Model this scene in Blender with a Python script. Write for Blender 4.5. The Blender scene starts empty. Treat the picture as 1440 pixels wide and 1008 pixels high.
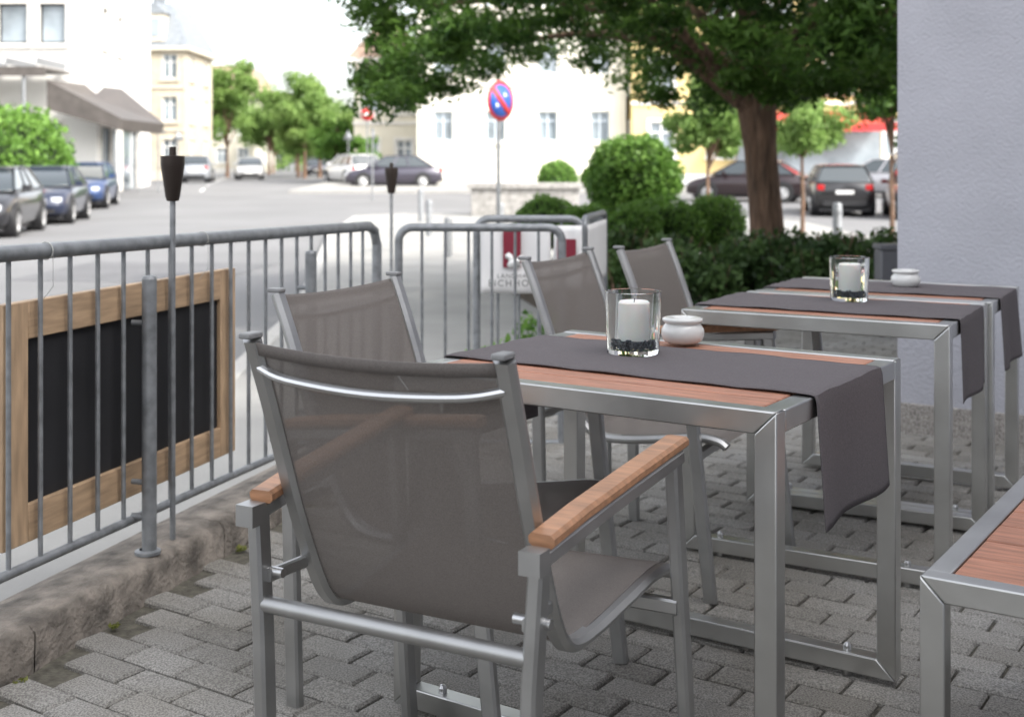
import bpy, math, random
import numpy as np
from mathutils import Vector, Matrix
random.seed(7); rng=np.random.default_rng(11)
S=bpy.context.scene
rad=math.radians
# ---------------------------------------------------------------- materials
def M(name,col,rough=.6,metal=0,ns=None,na=.15,bump=0,bs=60,st=(1,1,1),spec=.5,coat=0,bd=.01,detail=5):
    m=bpy.data.materials.new(name); m.use_nodes=True
    N=m.node_tree.nodes; L=m.node_tree.links; p=N['Principled BSDF']
    p.inputs['Base Color'].default_value=(*col,1); p.inputs['Roughness'].default_value=rough
    p.inputs['Metallic'].default_value=metal; p.inputs['Specular IOR Level'].default_value=spec
    if coat: p.inputs['Coat Weight'].default_value=coat; p.inputs['Coat Roughness'].default_value=.05
    tc=N.new('ShaderNodeTexCoord'); mp=N.new('ShaderNodeMapping'); mp.inputs['Scale'].default_value=st
    L.new(tc.outputs['Object'],mp.inputs['Vector'])
    if ns:
        n=N.new('ShaderNodeTexNoise'); n.inputs['Scale'].default_value=ns; n.inputs['Detail'].default_value=detail
        L.new(mp.outputs['Vector'],n.inputs['Vector'])
        r=N.new('ShaderNodeValToRGB'); r.color_ramp.elements[0].position=.3; r.color_ramp.elements[1].position=.7
        r.color_ramp.elements[0].color=(*[c*(1-na) for c in col],1); r.color_ramp.elements[1].color=(*[min(1,c*(1+na)) for c in col],1)
        L.new(n.outputs['Fac'],r.inputs['Fac']); L.new(r.outputs['Color'],p.inputs['Base Color'])
        mr=N.new('ShaderNodeMapRange'); mr.inputs['To Min'].default_value=max(0,rough-.08); mr.inputs['To Max'].default_value=min(1,rough+.08)
        L.new(n.outputs['Fac'],mr.inputs['Value']); L.new(mr.outputs['Result'],p.inputs['Roughness'])
    if bump:
        n2=N.new('ShaderNodeTexNoise'); n2.inputs['Scale'].default_value=bs; n2.inputs['Detail'].default_value=4
        L.new(mp.outputs['Vector'],n2.inputs['Vector'])
        b=N.new('ShaderNodeBump'); b.inputs['Strength'].default_value=bump; b.inputs['Distance'].default_value=bd
        L.new(n2.outputs['Fac'],b.inputs['Height']); L.new(b.outputs['Normal'],p.inputs['Normal'])
    return m
steel=M('brushed_steel',(.58,.58,.565),.34,1,ns=6,na=.10,bump=.06,bs=90,st=(1,1,1),bd=.002)
chairmetal=M('satin_aluminium',(.46,.46,.455),.44,1,ns=10,na=.10,bump=.05,bs=200,bd=.001)
chrome=M('polished_metal',(.60,.60,.60),.28,1)
galv=M('galvanised_steel',(.235,.245,.255),.5,.45,ns=25,na=.25,bump=.08,bs=80,bd=.002)
slatm=M('hardwood_slat',(.39,.18,.115),.5,0,ns=7,na=.34,bump=.25,bs=60,st=(1,14,8),bd=.003)
armwood=M('oiled_wood',(.40,.205,.11),.42,0,ns=6,na=.26,bump=.15,bs=40,st=(2,14,14),bd=.002)
pine=M('pine_wood',(.44,.305,.19),.6,0,ns=5,na=.24,bump=.15,bs=30,st=(10,10,1.5),bd=.002)
slate=M('blackboard',(.020,.020,.022),.6,0,ns=3,na=.35,bump=.05,bs=20,spec=.25)
cloth=M('linen_runner',(.125,.112,.116),.9,0,ns=300,na=.2,bump=.5,bs=500,spec=.15,bd=.001)
wallm=M('stucco',(.47,.47,.51),.92,0,ns=3,na=.06,bump=.6,bs=70,spec=.2,bd=.009)
pebble=M('pebble_plinth',(.34,.315,.29),.9,0,ns=120,na=.5,bump=.7,bs=120,bd=.008,detail=2)
asph=M('asphalt',(.165,.165,.167),.9,0,ns=.35,na=.12,bump=.3,bs=90,bd=.01)
sidew=M('pavement',(.29,.285,.27),.9,0,ns=1.5,na=.12,bump=.3,bs=60,bd=.01)
kerbm=M('mossy_kerb_stone',(.185,.162,.138),.95,0,ns=14,na=.5,bump=.9,bs=60,bd=.012)
granite=M('granite',(.40,.39,.37),.85,0,ns=60,na=.3,bump=.3,bs=60)
soil=M('soil',(.06,.045,.03),1,0,ns=12,na=.4,bump=1,bs=30,bd=.03)
bark=M('bark',(.17,.105,.07),.95,0,ns=9,na=.5,bump=1,bs=14,st=(2.2,2.2,.35),bd=.06)
rubber=M('tyre',(.02,.02,.02),.8); blackp=M('black_plastic',(.02,.02,.022),.5)
carglass=M('car_glass',(.03,.04,.045),.06,0,spec=.9,coat=.6)
wglass=M('window_glass',(.24,.28,.31),.08,0,ns=.6,na=.5,spec=.9)
whitep=M('white_paint',(.78,.78,.76),.5,0,ns=2,na=.04)
candlew=M('candle_wax',(.82,.81,.77),.45); candlew.node_tree.nodes['Principled BSDF'].inputs['Subsurface Weight'].default_value=.3
candlew.node_tree.nodes['Principled BSDF'].inputs['Subsurface Scale'].default_value=.02
ceram=M('white_ceramic',(.66,.655,.635),.25,coat=.3)
gravelm=M('dark_gravel',(.04,.05,.065),.5,0,ns=80,na=.5)
redp=M('red_paint',(.50,.03,.03),.4); bluep=M('blue_paint',(.03,.10,.42),.4)
maroon=M('maroon_print',(.20,.012,.03),.6); banner_m=M('banner_vinyl',(.78,.77,.76),.6,0,ns=2,na=.05)
inkm=M('grey_ink',(.12,.12,.12),.6)
darkcan=M('torch_can',(.045,.035,.03),.4,.6)
glass=bpy.data.materials.new('clear_glass'); glass.use_nodes=True
g=glass.node_tree.nodes['Principled BSDF']; g.inputs['Transmission Weight'].default_value=1; g.inputs['Roughness'].default_value=.01; g.inputs['IOR'].default_value=1.46
g.inputs['Base Color'].default_value=(.97,.99,.98,1)
fab=M('textilene_mesh',(.165,.146,.133),.75,0,ns=500,na=.2,bump=.3,bs=900,bd=.0006,spec=.3)
def addtransp(m,f):
    N=m.node_tree.nodes; L=m.node_tree.links; o=N['Material Output']; p=N['Principled BSDF']
    t=N.new('ShaderNodeBsdfTransparent'); x=N.new('ShaderNodeMixShader'); x.inputs[0].default_value=f
    L.new(p.outputs[0],x.inputs[1]); L.new(t.outputs[0],x.inputs[2]); L.new(x.outputs[0],o.inputs[0])
addtransp(fab,.08)
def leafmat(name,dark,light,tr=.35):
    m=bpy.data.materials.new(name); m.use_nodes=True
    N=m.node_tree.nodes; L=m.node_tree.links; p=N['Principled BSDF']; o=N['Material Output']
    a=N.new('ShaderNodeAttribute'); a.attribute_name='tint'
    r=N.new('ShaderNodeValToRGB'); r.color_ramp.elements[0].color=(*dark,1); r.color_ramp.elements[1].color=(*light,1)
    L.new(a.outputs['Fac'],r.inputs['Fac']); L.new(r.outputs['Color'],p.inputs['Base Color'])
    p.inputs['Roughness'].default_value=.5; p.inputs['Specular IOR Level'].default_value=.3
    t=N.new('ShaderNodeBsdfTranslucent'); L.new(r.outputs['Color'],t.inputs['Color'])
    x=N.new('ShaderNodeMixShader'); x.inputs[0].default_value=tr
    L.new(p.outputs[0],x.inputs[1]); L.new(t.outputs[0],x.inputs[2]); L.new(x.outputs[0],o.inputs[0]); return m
leafA=leafmat('tree_leaves',(.024,.07,.010),(.15,.27,.05),.4)
leafB=leafmat('light_leaves',(.12,.22,.05),(.34,.48,.15),.45)
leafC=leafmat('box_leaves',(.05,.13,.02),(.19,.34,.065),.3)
leafD=leafmat('dark_shrub_leaves',(.022,.052,.015),(.10,.17,.05),.2)
leafW=leafmat('weed_leaves',(.10,.13,.03),(.30,.30,.08),.3)
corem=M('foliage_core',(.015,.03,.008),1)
def pavermat():
    m=bpy.data.materials.new('concrete_paver'); m.use_nodes=True
    N=m.node_tree.nodes; L=m.node_tree.links; p=N['Principled BSDF']; p.inputs['Roughness'].default_value=.85; p.inputs['Specular IOR Level'].default_value=.35
    a=N.new('ShaderNodeAttribute'); a.attribute_name='tint'
    r=N.new('ShaderNodeValToRGB'); r.color_ramp.elements[0].color=(.325,.312,.288,1); r.color_ramp.elements[1].color=(.465,.450,.422,1)
    L.new(a.outputs['Fac'],r.inputs['Fac'])
    tc=N.new('ShaderNodeTexCoord')
    n=N.new('ShaderNodeTexNoise'); n.inputs['Scale'].default_value=230; n.inputs['Detail'].default_value=3; L.new(tc.outputs['Object'],n.inputs['Vector'])
    r2=N.new('ShaderNodeValToRGB'); r2.color_ramp.elements[0].position=.38; r2.color_ramp.elements[1].position=.62
    r2.color_ramp.elements[0].color=(.45,.45,.45,1); r2.color_ramp.elements[1].color=(1.0,1.0,1.0,1); L.new(n.outputs['Fac'],r2.inputs['Fac'])
    n3=N.new('ShaderNodeTexNoise'); n3.inputs['Scale'].default_value=2.2; n3.inputs['Detail'].default_value=6; L.new(tc.outputs['Object'],n3.inputs['Vector'])
    r3=N.new('ShaderNodeValToRGB'); r3.color_ramp.elements[0].position=.35; r3.color_ramp.elements[1].position=.65
    r3.color_ramp.elements[0].color=(.74,.72,.68,1); r3.color_ramp.elements[1].color=(1,1,1,1); L.new(n3.outputs['Fac'],r3.inputs['Fac'])
    x=N.new('ShaderNodeMix'); x.data_type='RGBA'; x.blend_type='MULTIPLY'; x.inputs[0].default_value=1
    L.new(r.outputs['Color'],x.inputs[6]); L.new(r2.outputs['Color'],x.inputs[7])
    y=N.new('ShaderNodeMix'); y.data_type='RGBA'; y.blend_type='MULTIPLY'; y.inputs[0].default_value=1
    L.new(x.outputs[2],y.inputs[6]); L.new(r3.outputs['Color'],y.inputs[7]); L.new(y.outputs[2],p.inputs['Base Color'])
    b=N.new('ShaderNodeBump'); b.inputs['Strength'].default_value=.6; b.inputs['Distance'].default_value=.004
    L.new(n.outputs['Fac'],b.inputs['Height']); L.new(b.outputs['Normal'],p.inputs['Normal']); return m
paver=pavermat()
# ---------------------------------------------------------------- builders
def empty(name,loc=(0,0,0),rz=0):
    e=bpy.data.objects.new(name,None); S.collection.objects.link(e); e.location=loc; e.rotation_euler=(0,0,rz); e.empty_display_size=.1; return e
def rrect(w,h,c=.004):
    a,b=w/2,h/2; c=min(c,a*.9,b*.9)
    return [(a,-b+c),(a,b-c),(a-c,b),(-a+c,b),(-a,b-c),(-a,-b+c),(-a+c,-b),(a-c,-b)]
def circ(r,n=12): return [(r*math.cos(2*math.pi*i/n),r*math.sin(2*math.pi*i/n)) for i in range(n)]
class B:
    def __init__(s): s.v=[];s.f=[];s.m=[]
    def quad(s,pts,mi=0):
        o=len(s.v); s.v+= [tuple(p) for p in pts]; s.f.append(tuple(range(o,o+len(pts)))); s.m.append(mi)
    def box(s,c,sz,mi=0,rz=0,top=1.0):
        o=len(s.v); cs,sn=math.cos(rz),math.sin(rz)
        for dz in(-.5,.5):
            k=top if dz>0 else 1
            for dx,dy in((-.5,-.5),(.5,-.5),(.5,.5),(-.5,.5)):
                x,y=dx*sz[0]*k,dy*sz[1]*k; s.v.append((c[0]+x*cs-y*sn,c[1]+x*sn+y*cs,c[2]+dz*sz[2]))
        for f in((0,3,2,1),(4,5,6,7),(0,1,5,4),(1,2,6,5),(2,3,7,6),(3,0,4,7)): s.f.append(tuple(o+i for i in f)); s.m.append(mi)
    def hexa(s,p,mi=0):
        o=len(s.v); s.v+=[tuple(q) for q in p]
        for f in((0,3,2,1),(4,5,6,7),(0,1,5,4),(1,2,6,5),(2,3,7,6),(3,0,4,7)): s.f.append(tuple(o+i for i in f)); s.m.append(mi)
    def sweep(s,pts,prof,mi=0,up=(0,0,1),sc=None,cap=True):
        pts=[Vector(p) for p in pts]; n=len(pts); k=len(prof); o=len(s.v); up=Vector(up)
        for i,p in enumerate(pts):
            t=(pts[min(i+1,n-1)]-pts[max(i-1,0)]).normalized()
            sd=t.cross(up)
            if sd.length<.05: sd=t.cross(Vector((1,0,0)))
            sd.normalize(); nu=sd.cross(t); q=sc[i] if sc else 1
            for a,b in prof: s.v.append(tuple(p+sd*a*q+nu*b*q))
        for i in range(n-1):
            for j in range(k):
                j2=(j+1)%k; s.f.append((o+i*k+j,o+i*k+j2,o+(i+1)*k+j2,o+(i+1)*k+j)); s.m.append(mi)
        if cap:
            s.f.append(tuple(o+j for j in reversed(range(k)))); s.m.append(mi)
            s.f.append(tuple(o+(n-1)*k+j for j in range(k))); s.m.append(mi)
    def cyl(s,a,b,r,mi=0,n=12,r2=None):
        s.sweep([a,b],circ(r,n),mi,sc=[1,(r2/r if r2 is not None else 1)])
    def lathe(s,c,prof,mi=0,n=32):
        o=len(s.v)
        for r,z in prof:
            for i in range(n):
                a=2*math.pi*i/n; s.v.append((c[0]+r*math.cos(a),c[1]+r*math.sin(a),c[2]+z))
        for j in range(len(prof)-1):
            for i in range(n):
                i2=(i+1)%n; s.f.append((o+j*n+i,o+j*n+i2,o+(j+1)*n+i2,o+(j+1)*n+i)); s.m.append(mi)
    def grid(s,fn,nu,nv,mi=0):
        o=len(s.v)
        for i in range(nu+1):
            for j in range(nv+1): s.v.append(tuple(fn(i/nu,j/nv)))
        for i in range(nu):
            for j in range(nv):
                a=o+i*(nv+1)+j; s.f.append((a,a+nv+1,a+nv+2,a+1)); s.m.append(mi)
    def obj(s,name,mats,parent=None,ang=35,bevel=0,solid=0,loc=None,rz=0,flip=False):
        me=bpy.data.meshes.new(name); me.from_pydata(s.v,[],s.f)
        if not isinstance(mats,(list,tuple)): mats=[mats]
        for m in mats: me.materials.append(m)
        me.polygons.foreach_set('material_index',s.m); me.polygons.foreach_set('use_smooth',[True]*len(s.f))
        me.update(); me.set_sharp_from_angle(angle=rad(ang))
        ob=bpy.data.objects.new(name,me); S.collection.objects.link(ob)
        if parent: ob.parent=parent
        if loc: ob.location=loc
        ob.rotation_euler=(0,0,rz)
        if solid:
            md=ob.modifiers.new('s','SOLIDIFY'); md.thickness=solid; md.offset=0
        if bevel:
            md=ob.modifiers.new('b','BEVEL'); md.width=bevel; md.segments=2; md.limit_method='ANGLE'; md.angle_limit=rad(40)
        return ob
def leaves(name,P,size,mat,parent=None,tint=None,flat=0.0,ratio=.55):
    P=np.asarray(P,float); n=len(P)
    nrm=rng.normal(size=(n,3)); nrm[:,2]+=flat*np.sign(rng.random(n)+.2)*2; nrm/=np.linalg.norm(nrm,axis=1)[:,None]
    a=rng.normal(size=(n,3)); a-= (a*nrm).sum(1)[:,None]*nrm; a/=np.linalg.norm(a,axis=1)[:,None]
    b=np.cross(nrm,a); sz=size*(.6+.8*rng.random(n))[:,None]
    V=np.stack([P-a*sz,P+b*sz*ratio,P+a*sz,P-b*sz*ratio],1).reshape(-1,3)
    me=bpy.data.meshes.new(name); me.vertices.add(4*n); me.vertices.foreach_set('co',V.ravel())
    me.loops.add(4*n); me.loops.foreach_set('vertex_index',np.arange(4*n,dtype=np.int32))
    me.polygons.add(n); me.polygons.foreach_set('loop_start',np.arange(0,4*n,4,dtype=np.int32)); me.update(calc_edges=True)
    t=rng.random(n) if tint is None else np.clip(tint+rng.normal(scale=.16,size=n),0,1)
    at=me.attributes.new('tint','FLOAT_COLOR','POINT'); c=np.repeat(t,4); at.data.foreach_set('color',np.stack([c,c,c,np.ones_like(c)],1).ravel())
    me.materials.append(mat); ob=bpy.data.objects.new(name,me); S.collection.objects.link(ob)
    if parent: ob.parent=parent
    return ob
def clumps(cs,rs,n,inner=.45,squash=.8):
    P=[];T=[]
    for c,r in zip(cs,rs):
        d=rng.normal(size=(n,3)); d/=np.linalg.norm(d,axis=1)[:,None]
        q=(inner+(1-inner)*rng.random(n)**.6)*(1+.22*np.sin(5*d[:,0]+3*d[:,1]*2+r*40))
        p=np.array(c)+d*(q*r)[:,None]*np.array([1,1,squash]); P.append(p)
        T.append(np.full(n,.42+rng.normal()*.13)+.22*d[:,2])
    return np.concatenate(P),np.concatenate(T)
def gz(Y): return -.3 if Y<35 else (-.3+.5*(Y-35)/25 if Y<60 else .2)
A=rad(33.7); RX=Vector((math.cos(A),-math.sin(A),0)); VY=Vector((math.sin(A),math.cos(A),0))
# ---------------------------------------------------------------- ground
b=B(); ys=[-60,0,10,20,30,35,40,45,50,55,60,80,120,300,2500]
for i in range(len(ys)-1):
    y0,y1=ys[i],ys[i+1]; b.quad([(-1500,y0,gz(y0)),(1500,y0,gz(y0)),(1500,y1,gz(y1)),(-1500,y1,gz(y1))])
b.obj('asphalt_road',asph)
def slab(name,poly,z0,z1,mat,bev=.01):
    b=B(); n=len(poly); b.quad([(x,y,z1) for x,y in poly])
    for i in range(n):
        (x0,y0),(x1,y1)=poly[i],poly[(i+1)%n]; b.quad([(x0,y0,z0),(x1,y1,z0),(x1,y1,z1),(x0,y0,z1)])
    return b.obj(name,mat,bevel=bev)
F0=Vector((-1.234,3.0,0)); FD=Vector((math.sin(rad(16.5)),math.cos(rad(16.5)),0)); FN=Vector((FD.y,-FD.x,0))
def FP(t,off=0,z=0): p=F0+FD*t+FN*off; return Vector((p.x,p.y,z))
def xy(v): return (v.x,v.y)
SW=[xy(FP(-6,-1.5)),xy(FP(-6,-.14)),xy(FP(2.6,-.14)),(.2,7.2),(6.5,9.2),(7,30),(5,34.8),(-3,34.8),(-4.2,33),(-3.7,25),(-2.1,12),xy(FP(3,-1.5))]
slab('sidewalk',SW,-.5,-.19,sidew)
b=B(); edge=[Vector((*p,0)) for p in (SW[7:12]+SW[0:1])]
for i in range(len(edge)-1):
    p,q=edge[i],edge[i+1]; d=(q-p); l=d.length; d.normalize(); nn=Vector((-d.y,d.x,0)); k=0
    while k<l-.05:
        e=min(k+.98,l); c=[p+d*k-nn*.01,p+d*e-nn*.01,p+d*e+nn*.13,p+d*k+nn*.13]
        b.hexa([(v.x,v.y,-.4) for v in c]+[(v.x,v.y,-.183) for v in c]); k+=1.0
b.obj('pavement_kerb',granite,bevel=.012)
b=B()
for y0,y1 in((50,55),(55,60),(60,64)): b.quad([(-9,y0,gz(y0)+.12),(40,y0,gz(y0)+.12),(40,y1,gz(y1)+.12),(-9,y1,gz(y1)+.12)])
b.quad([(-9,50,gz(50)-.05),(40,50,gz(50)-.05),(40,50,gz(50)+.12),(-9,50,gz(50)+.12)])
b.obj('pavement',sidew)
b=B()
for y0,y1 in((10,20),(20,35),(35,48),(48,60),(60,140)):
    x0,x1=-6.5-.22*y0-.9,-6.5-.22*y1-.9
    b.quad([(x0-14,y0,gz(y0)+.12),(x0,y0,gz(y0)+.12),(x1,y1,gz(y1)+.12),(x1-14,y1,gz(y1)+.12)]); b.quad([(x0,y0,gz(y0)-.05),(x1,y1,gz(y1)-.05),(x1,y1,gz(y1)+.12),(x0,y0,gz(y0)+.12)])
b.obj('pavement',sidew)
b=B()
for k in range(5,14):
    y0=22+k*6; y1=y0+3; x0=-2.6-.2*y0; x1=-2.6-.2*y1
    b.quad([(x0-.06,y0,gz(y0)+.006),(x0+.06,y0,gz(y0)+.006),(x1+.06,y1,gz(y1)+.006),(x1-.06,y1,gz(y1)+.006)])
b.obj('road_marking',whitep)
slab('asphalt_patch',[(-6.5,16),(-3.8,15.6),(-3.5,18.6),(-6.4,19.1)],-.31,-.295,M('asphalt_repair',(.13,.13,.135),.9,0,ns=2,na=.15,bump=.3,bs=90),0)
b=B(); b.lathe((-5.2,12.2,-.297),[(0,0.004),(.30,.004),(.30,.006),(.34,.006),(.36,0)],n=28); b.obj('manhole_cover',M('cast_iron',(.10,.095,.09),.7,.4,ns=30,na=.3))
slab('terrace',[xy(FP(-6,.05)),xy(FP(2.45,.05)),(.35,6.15),(.6,9.6),(9,9.6),(9,-4)],-.5,-.014,M('joint_sand',(.10,.092,.072),1,0,ns=40,na=.4,bump=.5,bs=80),0)
V=[];Fc=[];T=[]
bl,bw,gp=.190,.097,.0038
for j in range(-66,160):
    for i in range(-66,66):
        a0=i*bl+(bl/2 if j%2 else 0); c=RX*(a0)+VY*(j*bw)
        if c.y<-1.5 or c.y>9.4 or c.x>6.5: continue
        d=(c-F0).dot(FN)
        if c.y<5.5 and d<.13: continue
        if 5.5<=c.y<6.3 and c.x<-.35+(c.y-5.5)*1.1: continue
        if c.y>=6.3 and c.x<.72: continue
        w=c-Vector((1.744,5.6,0))
        if w.dot(RX)>.12 and w.dot(VY)>.08: continue
        o=len(V); h=random.gauss(0,.0012); tx,ty=random.gauss(0,.006),random.gauss(0,.008); hl,hw=bl/2-gp,bw/2-gp; cz=.006
        jx=random.gauss(0,.0014)
        for (kx,ky,z) in((1,1,-.03),(1,1,-cz),(0,0,0)):
            ex,ey=(0,0) if kx else (cz,cz)
            for sx,sy in((-1,-1),(1,-1),(1,1),(-1,1)):
                x=sx*(hl-ex)+jx; y=sy*(hw-ey); p=c+RX*x+VY*y; V.append((p.x,p.y,z+h+x*tx+y*ty))
        for r in(0,4):
            for k in range(4): Fc.append((o+r+k,o+r+(k+1)%4,o+r+4+(k+1)%4,o+r+4+k))
        Fc.append((o+8,o+9,o+10,o+11)); T+= [min(1,max(0,random.gauss(.5,.25)))]*12
me=bpy.data.meshes.new('paving_stones'); me.from_pydata(V,[],Fc); me.update()
at=me.attributes.new('tint','FLOAT_COLOR','POINT'); T=np.array(T); at.data.foreach_set('color',np.stack([T,T,T,np.ones_like(T)],1).ravel())
me.materials.append(paver); S.collection.objects.link(bpy.data.objects.new('paving_stones',me))
b=B(); rr=random.Random(3); t=-4.5
while t<2.4:
    L=.9; t1=min(t+L-.004,2.45); z=.10+rr.uniform(-.002,.002)
    def kf(u,v,t=t,t1=t1,z=z):
        prof=[(.092,-.3),(.096,z-.022),(.082,z-.002),(0.03,z+.002),(-.06,z),(-.13,z-.02),(-.13,-.35)]
        k=min(int(v*6+1e-6),6); o_,zz=prof[k]; tt=t+(t1-t)*u
        w=.003*math.sin(tt*23+k*2)+.0025*math.sin(tt*57+k)
        return FP(tt,o_+w,zz+(w*.5 if k>0 else 0))
    b.grid(kf,14,6); t+=L
b.obj('terrace_kerb',kerbm,ang=60)
wc=[];wr=[]
for k in range(9):
    q=FP(rng.uniform(-.6,1.9),.115+rng.random()*.02,.001); wc.append((q.x,q.y,q.z)); wr.append(rng.uniform(.010,.024))
P,T=clumps(wc,wr,34,.1,.5); leaves('kerb_weeds',P,.007,leafW,tint=T)
P=[]
for k in range(90):
    x,y=rng.uniform(-1.0,3.5),rng.uniform(2.2,7)
    if (Vector((x,y,0))-F0).dot(FN)>.2: P.append((x,y,.006))
b=B()
for p in P:
    a=rng.random()*6.28; s=rng.uniform(.003,.008); b.quad([(p[0]+s*math.cos(a),p[1]+s*math.sin(a),.004),(p[0]-s*.5*math.sin(a),p[1]+s*.5*math.cos(a),.007),(p[0]-s*math.cos(a),p[1]-s*math.sin(a),.004),(p[0]+s*.5*math.sin(a),p[1]-s*.5*math.cos(a),.008)])
b.obj('fallen_leaves',M('dry_leaf',(.25,.19,.08),.8))
# ---------------------------------------------------------------- house
C=Vector((1.735,5.6,0)); E=empty('plastered_house')
def HP(s,t,z): p=C+RX*s+VY*t; return (p.x,p.y,z)
b=B()
for fp,Hh in(([(0,0),(0,8),(12,8),(12,0)],5.0),([(6,-14),(6,-.02),(14,-.02),(14,-14)],8.4)):  # second footprint: unseen block, added and sized to shade the terrace
    for i in range(4):
        p,q=fp[i],fp[(i+1)%4]; b.quad([HP(*p,-.5),HP(*q,-.5),HP(*q,Hh),HP(*p,Hh)])
    b.quad([HP(*p,Hh) for p in fp])
b.obj('walls_and_shade_block',wallm,E)
b=B(); 
b.hexa([HP(-.012,-.012,-.02),HP(5.98,-.012,-.02),HP(5.98,.05,-.02),HP(-.012,.05,-.02),HP(-.012,-.012,.13),HP(5.98,-.012,.13),HP(5.98,.05,.13),HP(-.012,.05,.13)])
b.obj('plinth',pebble,E,bevel=.004)
b=B(); Hh=5.0; b.hexa([HP(-.3,-.3,Hh+.01),HP(5.9,-.3,Hh+.01),HP(5.9,8.3,Hh+.01),HP(-.3,8.3,Hh+.01),HP(-.3,-.3,Hh+.2),HP(5.9,-.3,Hh+.2),HP(5.9,8.3,Hh+.2),HP(-.3,8.3,Hh+.2)]); b.obj('eaves',whitep,E)
b=B()
for t_ in(-3,-6,-9,-12):
    for z_ in(1.0,4.6): b.hexa([HP(5.94,t_,z_),HP(5.98,t_,z_),HP(5.98,t_+1.2,z_),HP(5.94,t_+1.2,z_),HP(5.94,t_,z_+1.5),HP(5.98,t_,z_+1.5),HP(5.98,t_+1.2,z_+1.5),HP(5.94,t_+1.2,z_+1.5)],0)
b.obj('shade_block_windows',wglass,E)  # panes on the unseen block that shades the terrace
# ---------------------------------------------------------------- tables
def table(org,L,W,ang,H=.75,name='slatted_table',sw=.088,tube=.044):
    E=empty(name,(org[0],org[1],0),-ang); w=tube
    b=B()
    for y0 in(0,W-w):
        y1=y0+w; g=.0006; oc=[(0,.012),(L,.012),(L,H),(0,H)]; ic=[(w,w+.012),(L-w,w+.012),(L-w,H-w),(w,H-w)]
        for i in range(4):
            j=(i+1)%4; o0,o1,i0,i1=oc[i],oc[j],ic[i],ic[j]
            dx,dz=(o1[0]-o0[0]),(o1[1]-o0[1]); l=math.hypot(dx,dz); dx,dz=dx/l*g,dz/l*g
            P=[(o0[0]+dx,o0[1]+dz),(o1[0]-dx,o1[1]-dz),(i1[0]-dx,i1[1]-dz),(i0[0]+dx,i0[1]+dz)]
            b.hexa([(P[0][0],y0,P[0][1]),(P[1][0],y0,P[1][1]),(P[2][0],y0,P[2][1]),(P[3][0],y0,P[3][1]),
                    (P[0][0],y1,P[0][1]),(P[1][0],y1,P[1][1]),(P[2][0],y1,P[2][1]),(P[3][0],y1,P[3][1])])
    for x0 in(0,L-w):
        b.box((x0+w/2,W/2,H-w/2-.0008),(w-.0006,W-2*w-.002,w-.002))
    b.obj('frame',steel,E,bevel=.003)
    b=B(); n=max(1,round((W-2*w)/sw)); s=(W-2*w-.006)/n
    for i in range(n): b.box((L/2,w+.003+s*(i+.5),H-.0135+random.uniform(-.0006,.0006)),(L-2*w-.006,s-.006,.023))
    b.obj('slats',slatm,E,bevel=.003)
    b=B(); 
    for x in(.12,L-.12):
        for y in(w/2,W-w/2): b.cyl((x,y,w+.010),(x,y,w+.022),.009); b.lathe((x,y,w+.022),[(.009,0),(.006,.006),(0,.008)],n=10); b.cyl((x,y,-.002),(x,y,.012),.014)
    b.obj('adjusting_feet',chrome,E)
    return E
def runner(E,L,W,y0,y1,H=.75,dr=.27,dl=.22,seed=1):
    b=B(); z=H+.002
    def fn(u,v):
        T=dl+L+dr; s=u*T-dl; y=y0+(y1-y0)*v; r=.012
        wv=.0014*math.sin(s*24+v*5+seed)+.0014*math.sin(v*15+s*9)
        if s<-r: d=-s-r; return (-.004-.010*d*math.sin(v*6+1)-.006*d*8*.1, y+ .02*d*math.sin(seed),z-d-r*.2)
        if s>L+r:
            d=s-L-r; return (L+.006+.07*d*(.5+.5*math.sin(v*7.5+seed*1.7))+.01*d, y+.05*d*(v-.5)+.01*d, z-d-r*.2)
        e=min(s,L-s); return (min(max(s,-.003),L+.004),y+.004*math.sin(s*4+seed),z+abs(wv)+.0004-(.002 if e<.004 else 0))
    b.grid(fn,90,24); 
    return b.obj('table_runner',cloth,E,solid=.0022)
def candle(loc,sc=1):
    E=empty('candle_glass',loc); r=.066*sc;h=.145*sc
    b=B(); t=.004; b.lathe((0,0,0),[(0,0),(r*.9,0),(r*.93,.004),(r,h),(r-t/2,h+.0015),(r-t,h),(r*.93-t,.012),(0,.012)],n=48); b.obj('glass',glass,E,ang=50)
    b=B(); rc=.037*sc; b.lathe((.002,0,.034),[(0,0),(rc,0),(rc,.086*sc),(rc-.004,.090*sc),(rc*.5,.086*sc),(0,.085*sc)],n=36); b.obj('candle',candlew,E)
    b=B(); b.cyl((.002,0,.118*sc),(.004,.001,.130*sc),.0012,n=6); b.obj('wick',blackp,E)
    b=B(); rr=random.Random(5)
    for k in range(420):
        a=rr.random()*6.283; q=(r*.93-t-.005)*math.sqrt(rr.random()); zz=.015+rr.random()*.022; s=rr.uniform(.003,.0055)
        o=(q*math.cos(a),q*math.sin(a),zz); b.box(o,(s*1.5,s,s),0,rr.random()*3,top=.6)
    b.obj('gravel',gravelm,E)
def ashtray(loc,sc=1):
    E=empty('ceramic_ashtray',loc); b=B(); q=sc
    b.lathe((0,0,0),[(0,.001),(.036*q,0),(.046*q,.006*q),(.052*q,.02*q),(.051*q,.034*q),(.044*q,.044*q),(.041*q,.047*q),(.046*q,.051*q),(.049*q,.055*q),(.048*q,.060*q),(.040*q,.062*q),(.022*q,.060*q),(.018*q,.052*q),(.0,.05*q)],n=40); b.obj('bowl',ceram,E,ang=70)
FL1=(-.262,2.745); t1=table(FL1,.89,.765,A); runner(t1,.89,.765,.19,.60)
candle((.285,2.93,.7545)); ashtray((.425,3.10,.7545),1.03)
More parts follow.
